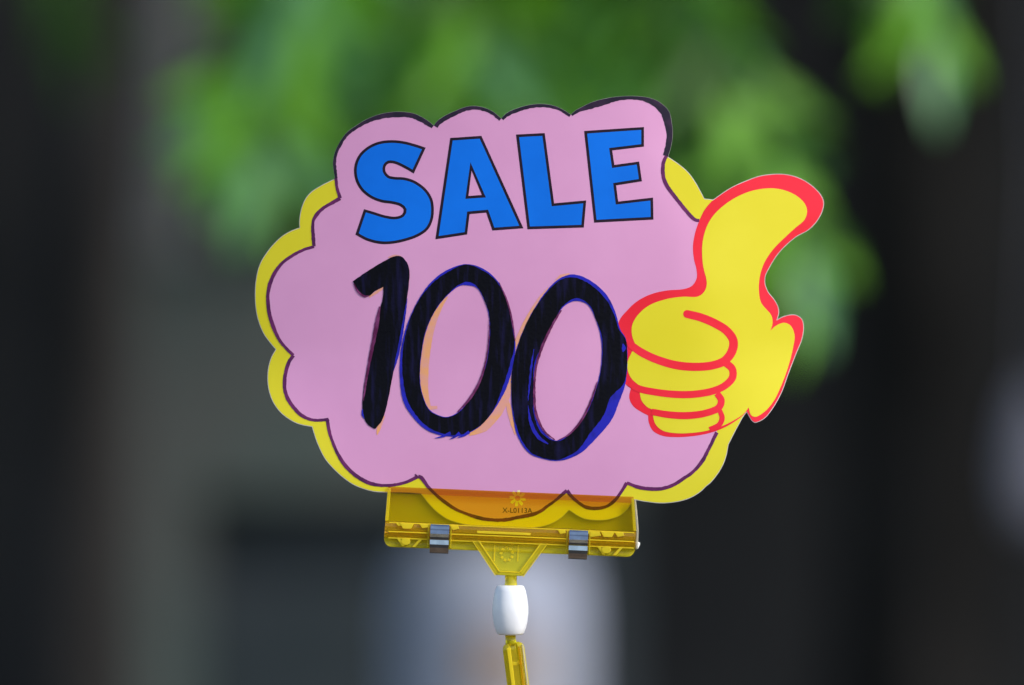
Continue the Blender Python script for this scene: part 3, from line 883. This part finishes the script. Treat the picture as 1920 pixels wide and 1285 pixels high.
ribbon('plum_edge', [(712, 575, 3), (707.5, 600, 8), (701, 635, 7), (692, 680, 5), (684.5, 725, 4), (681, 752, 1.5)], M['ink_plum'], base1, 6.6, 4, 0.5)
ribbon('plum_edge', [(663, 532, 1.5), (671, 547, 4), (684, 556, 4), (692, 554, 1.5)], M['ink_plum'], base1, 6.6, 4, 0.3)
z1 = numeral_zero(Z1o, Z1s, Z1i, [7, 2] + [0.8] * 14 + [1, 3], False)
z2 = numeral_zero(Z2o, Z2s, Z2i, [5, 2, 0.8, 2, 1, 1, 1, 1, 1, 1, 4, 3, 1.5, 3, 2, 1, 2], False)
ribbon('plum_edge', [(936, 530, 1), (950, 562, 2.5), (960, 600, 3), (966, 640, 1)], M['ink_plum'], z1, 7.6, 4, 0.3)
ribbon('plum_edge', [(917, 600, 1), (917, 630, 2), (912, 672, 2.5), (901, 712, 4), (882, 746, 5), (858, 773, 2)], M['ink_plum'], z1, 7.6, 4, 0.4)
ribbon('plum_edge', [(1052, 582, 3), (1034, 613, 4), (1016, 652, 5), (1005, 690, 4), (1002, 732, 4), (1005, 775, 5), (1020, 808, 4), (1040, 825, 2)], M['ink_plum'], z2, 7.6, 4, 0.5)
ribbon('plum_edge', [(1120, 716, 1.5), (1108, 752, 3.5), (1089, 790, 4), (1066, 815, 3), (1046, 826, 1)], M['ink_plum'], z2, 7.6, 4, 0.4)
ribbon('blue_streak', [(990, 760, 1), (996, 795, 6), (1010, 820, 7), (1028, 833, 2)], M['ink_blue'], z2, 7.3, 4, 0.6)
ribbon('blue_streak', [(1001, 655, 1), (996, 690, 4), (992, 730, 3), (990, 752, 1)], M['ink_blue'], z2, 7.3, 4, 0.6)
ribbon('blue_streak', [(1168, 645, 2), (1170, 653, 8), (1168, 660, 2)], M['ink_blue'], z2, 7.4, 3, 0.3)
for x0, y0, x1, y1 in ((845, 812, 815, 822), (862, 812, 843, 824), (880, 810, 858, 821)):
    ribbon('brush_end', [(x0, y0, 6), ((x0 + x1) / 2, (y0 + y1) / 2 + 1.5, 4), (x1, y1, 0.8)], M['ink_blue'], z1, 7.3 + 0.1 * (x0 % 3), 3, 0.2)
# leftover orange strokes of an older price
ribbon('orange_stroke', [(838, 556, 5), (822, 578, 13), (808, 612, 16), (799, 655, 17), (795, 700, 17), (797, 740, 14), (806, 768, 6)], M['ink_orange'], card, 3.3, 4, 0.3)
ribbon('orange_stroke', [(800, 766, 8), (820, 764, 6)], M['ink_orange'], card, 3.5, 4, 0.2)
ribbon('orange_stroke', [(880, 816, 4), (905, 800, 22), (930, 770, 26), (948, 740, 18), (957, 710, 8)], M['ink_orange'], card, 3.3, 4, 0.3)
ribbon('orange_stroke', [(949, 740, 4), (955, 770, 9), (961, 795, 7), (966, 815, 2)], M['ink_orange'], card, 3.5, 4, 0.3)
ribbon('orange_stroke', [(963, 655, 4), (972, 635, 9), (988, 600, 8), (1012, 560, 6), (1028, 540, 2)], M['ink_orange'], card, 3.6, 4, 0.3)
ribbon('orange_stroke', [(1040, 530, 3), (1052, 519, 8), (1068, 515, 5)], M['ink_orange'], card, 3.6, 4, 0.3)
ribbon('orange_stroke', [(720, 780, 4), (713, 795, 8), (709, 808, 6), (707, 816, 1.5)], M['ink_orange'], card, 3.6, 3, 0.3)
ribbon('orange_stroke', [(692, 557, 3), (706, 548, 5), (719, 539, 4)], M['ink_orange'], card, 3.7, 3, 0.3)
ribbon('orange_stroke', [(728, 483, 2), (740, 479.5, 4), (752, 481, 2)], M['ink_orange'], card, 3.7, 3, 0.2)

# ---- small print under the clip: flower mark and item code
fl = []
for k in range(8):
    a0 = R(45 * k + 10)
    c = (970.5, 934.5)
    for da, r in ((-0.34, 7.0), (-0.22, 14.5), (0.10, 16.0), (0.26, 11.5), (0.36, 7.0)):
        fl.append((c[0] + r * math.cos(a0 + da), c[1] + r * math.sin(a0 + da)))
hole = [(970.5 + 5.2 * math.cos(R(30 * k)), 934.5 + 5.2 * math.sin(R(30 * k))) for k in range(12)]
sheet('flower_mark', [fl, hole], M['stamp'], card, 3.4, 0)
cu = bpy.data.curves.new('item_code', 'FONT')
cu.body = 'X-L0113A'
cu.size = 1.0
cu.align_x = 'CENTER'
tob = bpy.data.objects.new('item_code', cu)
C.objects.link(tob)
dg = bpy.context.evaluated_depsgraph_get()
dg.update()
tme = bpy.data.meshes.new_from_object(tob.evaluated_get(dg))
bpy.data.objects.remove(tob)
xs = [v.co.x for v in tme.vertices]; ys = [v.co.y for v in tme.vertices]
kx = 56 / (max(xs) - min(xs)); ky = 9.5 / (max(ys) - min(ys)); mxx = 0.5 * (max(xs) + min(xs)); y0 = min(ys)
off = card.location
ca, sa = math.cos(R(0.8)), math.sin(R(0.8))
for v in tme.vertices:
    dx = (v.co.x - mxx) * kx; dy = -(v.co.y - y0) * ky
    v.co = Vector(card_pt(970 + dx * ca - dy * sa, 962 + dx * sa + dy * ca, 3.5)) - off
tme.materials.clear(); tme.materials.append(M['ink_edge'])
to = bpy.data.objects.new('item_code', tme)
C.objects.link(to); to.parent = card

# ================================================================== the clip stand
A = R(2.4)
def CL(u, v, w=0.0):
    """clip coordinates: u right, v up (reference pixels from the middle of its top edge), w towards the viewer (mm)"""
    px = 958 + u * math.cos(A) + v * math.sin(A)
    py = 922 + u * math.sin(A) - v * math.cos(A)
    return Vector(((px - 960) * S, -w * 0.001, CZ + (642.5 - py) * S))
foot_xy = (0.0125, 0.0)
stand = thing('sign_clip_stand', (foot_xy[0], 0, tz), 'translucent yellow plastic clip on a jointed rod holding the pink card', 'clip stand')
def uL(v): return -230 - 4 * min(1, -v / 100)
def uR(v): return 230 + 7 * min(1, -v / 50)
def corner_cut(v, r=16, bottom=-113):
    d = v - bottom
    return 0 if d > r else r - math.sqrt(max(0, r * r - (r - d) ** 2))
def profile_sweep(name, prof, material, parent, sgn=1, us=None):
    """prof: closed loop (w mm, v px); swept across the clip's width"""
    cols = 7
    V, F = [], []
    n = len(prof)
    for c in range(cols):
        t = c / (cols - 1)
        for w, v in prof:
            cut = corner_cut(v)
            a, b = (uL(v) + cut, uR(v) - cut) if us is None else us
            V.append(CL(a + (b - a) * t, v, w * sgn))
    for c in range(cols - 1):
        for i in range(n):
            j = (i + 1) % n
            F.append((c*n + i, c*n + j, (c+1)*n + j, (c+1)*n + i))
    F.append(tuple(range(n))); F.append(tuple(range((cols-1)*n, cols*n))[::-1])
    o = obj(name, V, F, material, parent)
    bm = bmesh.new(); bm.from_mesh(o.data); bmesh.ops.recalc_face_normals(bm, faces=bm.faces[:]); bm.to_mesh(o.data); bm.free()
    return o
def uvprism(name, pts, w0, w1, material, parent, bev=0.0):
    n = len(pts)
    V = [CL(u, v, w1) for u, v in pts] + [CL(u, v, w0) for u, v in pts]
    F = [tuple(range(n)), tuple(range(n, 2*n))[::-1]] + [(i, n + i, n + (i+1) % n, (i+1) % n) for i in range(n)]
    o = obj(name, V, F, material, parent)
    bm = bmesh.new(); bm.from_mesh(o.data); bmesh.ops.recalc_face_normals(bm, faces=bm.faces[:])
    if bev: bmesh.ops.bevel(bm, geom=bm.edges[:], offset=bev, segments=2, affect='EDGES', profile=0.5)
    bm.to_mesh(o.data); bm.free()
    return o
for nm, sg in (('front_jaw', 1), ('back_jaw', -1)):
    b0 = 0.32 if sg > 0 else 0.80
    jaw = profile_sweep(nm, [(b0, -12), (b0 + 1.15, -12), (b0 + 1.15, -65), (b0, -65)], M['plate'] if sg > 0 else M['back_plate'], stand, sg)
    profile_sweep('lip', [(b0, 0), (b0 + 0.3, 0), (b0 + 1.15, -11.7), (b0, -11.7)], M['lip'], jaw, sg)
    # thick hinge ridge and lower flange
    profile_sweep('hinge_ridge', [(b0, -65.4), (b0 + 1.6, -65.4), (b0 + 2.3, -68), (b0 + 2.7, -74), (b0 + 2.7, -80), (b0 + 2.3, -83), (b0 + 2.6, -86), (b0 + 2.2, -93), (b0 + 1.4, -95), (b0, -95)], M['amber'], jaw, sg)
    profile_sweep('flange', [(b0, -95.4), (b0 + 1.0, -95.4), (b0 + 1.0, -99), (b0 + 1.0, -103), (b0 + 1.05, -107), (b0 + 1.3, -110), (b0 + 1.3, -112), (b0 + 1.1, -113), (b0, -113), (b0, -111), (b0, -107), (b0, -103), (b0, -99)], M['flange'], jaw, sg)
    # side rims
    for s_ in (-1, 1):
        e = (uL, uR)[s_ > 0]
        t_ = 5
        uvprism('rim', [(e(-3) + s_ * 0.6, -3), (e(-64) + s_ * 0.6, -64), (e(-64) - s_ * t_, -64), (e(-3) - s_ * t_, -3)], sg * (b0 + 1.17), sg * (b0 + 2.0), M['solid'], jaw, 0.00015)
for v0, h_, w_, ua, ub in ((-66, 2.0, 2.35, -226, 234), (-75.5, 4.5, 3.05, -60, 40), (-82.6, 2.2, 3.0, -226, 234), (-94.6, 2.4, 2.0, -226, 234)):
    uvprism('ridge_glint', [(ua, v0), (ub, v0), (ub, v0 - h_), (ua, v0 - h_)], w_, w_ + 0.35, M['glint_resin'], stand, 0.0001)  # bright bars that paint the highlights along the hinge
# moulded bosses between the jaws and V ribs
for u0 in (-190, 186):
    uvprism('rib', [(u0 - 20, -96), (u0 - 14, -96), (u0 - 5, -110), (u0 - 10, -110)], -0.9, 2.4, M['glint_resin'], stand, 0.0001)
    uvprism('rib', [(u0 + 22, -96), (u0 + 28, -96), (u0 + 15, -111), (u0 + 9, -111)], -0.9, 2.4, M['glint_resin'], stand, 0.0001)
    uvprism('boss_glint', [(u0 - 3 + 9 * math.cos(R(k * 36)), -101 + 7 * math.sin(R(k * 36))) for k in range(10)], -0.9, 2.6, M['glint_resin'], stand, 0.0001)
    uvprism('boss_glint', [(u0 - 16, -66), (u0 + 12, -66), (u0 + 6, -77), (u0 - 9, -77)], 3.05, 3.7, M['glint_resin'], stand, 0.0001)
for u0, v0, w_, h_ in ((-160, -67, 9, 8), (-103, -67, 9, 9), (98, -67, 8, 8), (158, -68, 14, 10), (206, -67, 9, 9), (-206, -67, 7, 6)):  # wedges added for sparkle, bright spots of light put into their colour
    uvprism('boss_glint', [(u0 - w_, v0), (u0 + w_ * 0.8, v0), (u0 + w_, v0 - h_ * 0.7), (u0 - w_ * 0.3, v0 - h_)], 2.9, 3.55, M['glint_resin'], stand, 0.0001)
# spring guides and steel springs
for uc in (-130, 130):
    for s_ in (-1, 1):
        uvprism('spring_guide', [(uc + s_ * 19.5, -68), (uc + s_ * 22.5, -68), (uc + s_ * 22.5, -110), (uc + s_ * 19.5, -110)][::s_], -3.4, 3.6, M['solid'], stand, 0.0001)
    arc = [(3.35, -66.5), (3.6, -70), (3.85, -76), (4.15, -82), (4.4, -90), (4.4, -98), (4.1, -106), (3.3, -114), (2.0, -119.5), (0.6, -121.5), (-0.6, -121.5), (-2.0, -119.5), (-3.3, -114), (-4.1, -106), (-4.4, -98), (-4.3, -88), (-3.9, -76), (-3.5, -67)]
    # the band has a shallow crest, so that it mirrors in steps
    front = [(3.30, -66.5), (3.75, -70), (4.0, -75), (4.35, -77.5), (4.75, -84), (4.75, -90), (4.45, -94), (4.2, -95.5), (4.35, -104), (4.25, -110), (3.6, -115.5), (2.2, -119.5), (0.6, -121.5)]
    arc = front + [(-w, v) for w, v in front[::-1]]
    V, F = [], []
    n = len(arc)
    def in_(i):
        a = Vector(arc[max(0, i - 1)]); b = Vector(arc[min(n - 1, i + 1)])
        a.y *= 0.17; b.y *= 0.17
        t = (b - a).normalized()
        return Vector((t.y, -t.x)) * 0.35
    for i, (w, v) in enumerate(arc):
        q = in_(i)
        w2, v2 = w + q.x, v + q.y / 0.17
        for u_ in (uc - 17.5, uc + 17.5):
            V.append(CL(u_, v, w)); V.append(CL(u_, v2, w2))
    for i in range(n - 1):
        a, b = 4 * i, 4 * i + 4
        F += [(a, a+2, b+2, b), (a+1, b+1, b+3, a+3), (a, b, b+1, a+1), (a+2, a+3, b+3, b+2)]
    F += [(0, 1, 3, 2), (4*n-4, 4*n-2, 4*n-1, 4*n-3)]
    sp = obj('spring', V, F, M['steel'], stand)
    bm = bmesh.new(); bm.from_mesh(sp.data); bmesh.ops.recalc_face_normals(bm, faces=bm.faces[:]); bm.to_mesh(sp.data); bm.free()
# handle: thin web, raised rim, embossed square mark
HT = [(-68, -93), (72, -93), (29, -157), (-22, -157)]
HI = [(-56, -93), (60, -93), (22, -149), (-15, -149)]
web = uvprism('handle', HI, 0.35, 0.95, M['flange'], stand)
for a, b in ((0, 3), (3, 2), (2, 1)):
    q = [HT[a], HT[b], HI[b], HI[a]]
    uvprism('handle_rim', q, -1.4, 2.3, M['solid'], stand, 0.0002)
for q in ([(-27, -101), (-25, -101), (-25, -132), (-27, -132)], [(17, -99), (19, -99), (19, -130), (17, -130)], [(-27, -97), (10, -97), (10, -99), (-27, -99)]):
    uvprism('emboss', q, 0.97, 1.3, M['glint_resin'], web, 0.00003)
for k in range(9):
    a = R(40 * k + 15); r = 12
    c = (-3 + r * math.cos(a) * 0.9, -117 + r * math.sin(a))
    uvprism('emboss', [(c[0] - 3, c[1] - 1), (c[0] + 2, c[1] - 2.5), (c[0] + 3, c[1] + 1), (c[0] - 1, c[1] + 2.5)], 0.97, 1.35, M['glint_resin'], web, 0.00003)
for q in ([(-58, -94), (-55, -94), (-14.5, -150), (-17, -150)], [(59, -94), (62, -94), (24, -150), (21.5, -150)], [(-15, -149), (22, -149), (22, -151), (-15, -151)],
          [(-69.5, -94), (-67.5, -94), (-21.5, -158), (-23.5, -158)], [(71.5, -94), (73.5, -94), (30.5, -158), (28.5, -158)]):
    uvprism('handle_glint', q, 2.32, 2.6, M['glint_resin'], stand, 0.00005)  # bright bars painting highlights along the handle rim
uvprism('side_edge', [(uR(-6) + 1, -6), (uR(-60) + 1, -60), (uR(-96) + 1, -96), (uR(-96) + 5, -96), (uR(-60) + 5, -60), (uR(-6) + 4, -6)], -1.6, 2.2, M['clear'], stand, 0.0002)  # right side wall with its pale highlight put into the colour
# ball stem, white sleeve, lower stem and rod
def P3(px, py, w=0.0):
    return Vector(((px - 960) * S, -w * 0.001, CZ + (642.5 - py) * S))
tube('stem', [(P3(958, 1079.5), 0.0019), (P3(958, 1092), 0.0019), (P3(958, 1102), 0.0022), (P3(957.5, 1106), 0.0022)], M['solid'], stand, 20)
prof = [(9, 1097.5), (22, 1097.8), (25, 1099.5), (28.5, 1108), (31.5, 1122), (33.3, 1138), (33.3, 1150), (31.8, 1165), (29, 1177), (25.5, 1187), (22.5, 1190.2), (9, 1190.8)]
V, F = [], []
seg = 28
for r, y in prof:
    for k in range(seg):
        a = 2 * math.pi * k / seg
        f = 1 + 0.012 * math.cos(6 * a)
        V.append(P3(957 + r * f * math.cos(a), y, -r * f * math.sin(a) * S * 1000))
for i in range(len(prof) - 1):
    for k in range(seg):
        F.append((i*seg + k, i*seg + (k+1) % seg, (i+1)*seg + (k+1) % seg, (i+1)*seg + k))
F.append(tuple(range(seg))); F.append(tuple(range((len(prof)-1)*seg, len(prof)*seg))[::-1])
sl = obj('joint_sleeve', V, F, M['bead'], stand, True)
bm = bmesh.new(); bm.from_mesh(sl.data); bmesh.ops.recalc_face_normals(bm, faces=bm.faces[:]); bm.to_mesh(sl.data); bm.free()
tube('stem', [(P3(957, 1191), 0.0017), (P3(957.5, 1200), 0.0017), (P3(958.5, 1209), 0.0019)], M['solid'], stand, 18)
# rod: flattened bar with a groove, leaning 8 degrees
def rod(name, x0, y0, x1, y1, hw, w0, w1, top_r, material):
    d = Vector((x1 - x0, y1 - y0)); L = d.length; d.normalize()
    nrm = Vector((-d.y, d.x))
    stations = [(0, 0.55), (3, 0.8), (7, 0.95), (12, 1.0), (L * 0.5, 1.0), (L, 1.0)]
    V, F = [], []
    cs = [(-1, w0 * .6), (-0.8, w1 * .8), (-0.45, w1), (-0.25, w1 * 0.35), (0.25, w1 * 0.35), (0.45, w1), (0.8, w1 * .8), (1, w1 * .5), (1, -w1 * .5), (0.8, -w1), (-0.8, -w1), (-1, -w1 * .5)]
    n = len(cs)
    for t, f in stations:
        c = Vector((x0, y0)) + d * t
        for s_, w in cs:
            p = c - nrm * (s_ * hw * f)
            V.append(P3(p.x, p.y, w * f))
    for i in range(len(stations) - 1):
        for k in range(n):
            j = (k + 1) % n
            F.append((i*n + k, i*n + j, (i+1)*n + j, (i+1)*n + k))
    F.append(tuple(range(n))); F.append(tuple(range((len(stations)-1)*n, len(stations)*n))[::-1])
    o = obj(name, V, F, material, stand)
    bm = bmesh.new(); bm.from_mesh(o.data); bmesh.ops.recalc_face_normals(bm, faces=bm.faces[:]); bm.to_mesh(o.data); bm.free()
    return o
rod('rod', 961.5, 1205, 1035, 1785, 20.5, 2.2, 2.6, 4, M['solid'])
def rail_glint(name, s0, s1, w0, w1, y0, y1, material):
    V = []
    d = Vector((1035 - 961.5, 1785 - 1205)).normalized()
    for t in (y0, y1):
        c = Vector((961.5, 1205)) + d * t
        for s_ in (s0, s1):
            for w in (w0, w1):
                V.append(P3(c.x + d.y * s_, c.y - d.x * s_, w))
    F = [(0, 1, 3, 2), (4, 6, 7, 5), (0, 2, 6, 4), (1, 5, 7, 3), (0, 4, 5, 1), (2, 3, 7, 6)]
    o = obj(name, V, F, material, stand)
    bevel(o, 0.00015)
    bm = bmesh.new(); bm.from_mesh(o.data); bmesh.ops.recalc_face_normals(bm, faces=bm.faces[:]); bm.to_mesh(o.data); bm.free()
rail_glint('rail_glint', -12.5, -5.5, 2.65, 3.1, 8, 560, M['glint_resin'])  # bright stripes painting the highlights on the rod's ridges
rail_glint('rail_glint', 8, 13, 2.65, 3.1, 8, 560, M['amber'])
rail_glint('rail_glint', 16, 19, 2.0, 2.9, 5, 560, M['clear'])
rail_glint('crosspiece', -5, 12, 1.0, 2.5, 36, 42, M['glint_resin'])
# foot on the table
ft = Vector(((1036 - 960) * S, 0, tz))
lathe('foot', [(0.026, 0.0), (0.026, 0.003), (0.022, 0.006), (0.010, 0.009), (0.007, 0.055), (0.004, 0.058)], ft, M['solid'], stand, 28)
# white glue crumb on the right rim
V, F = [], []
ico = bmesh.new(); bmesh.ops.create_icosphere(ico, subdivisions=2, radius=1)
cr = random.Random(3)
vv = []
c = P3(1195, 1022, 0.6)
for v in ico.verts:
    f = cr.uniform(0.6, 1.3)
    vv.append(c + Vector((v.co.x * 0.00075 * f, v.co.y * 0.0007 * f, v.co.z * 0.0013 * f)))
ff = [tuple(v.index for v in f.verts) for f in ico.faces]
ico.free()
obj('glue_crumb', vv, ff, M['fluff'], stand)
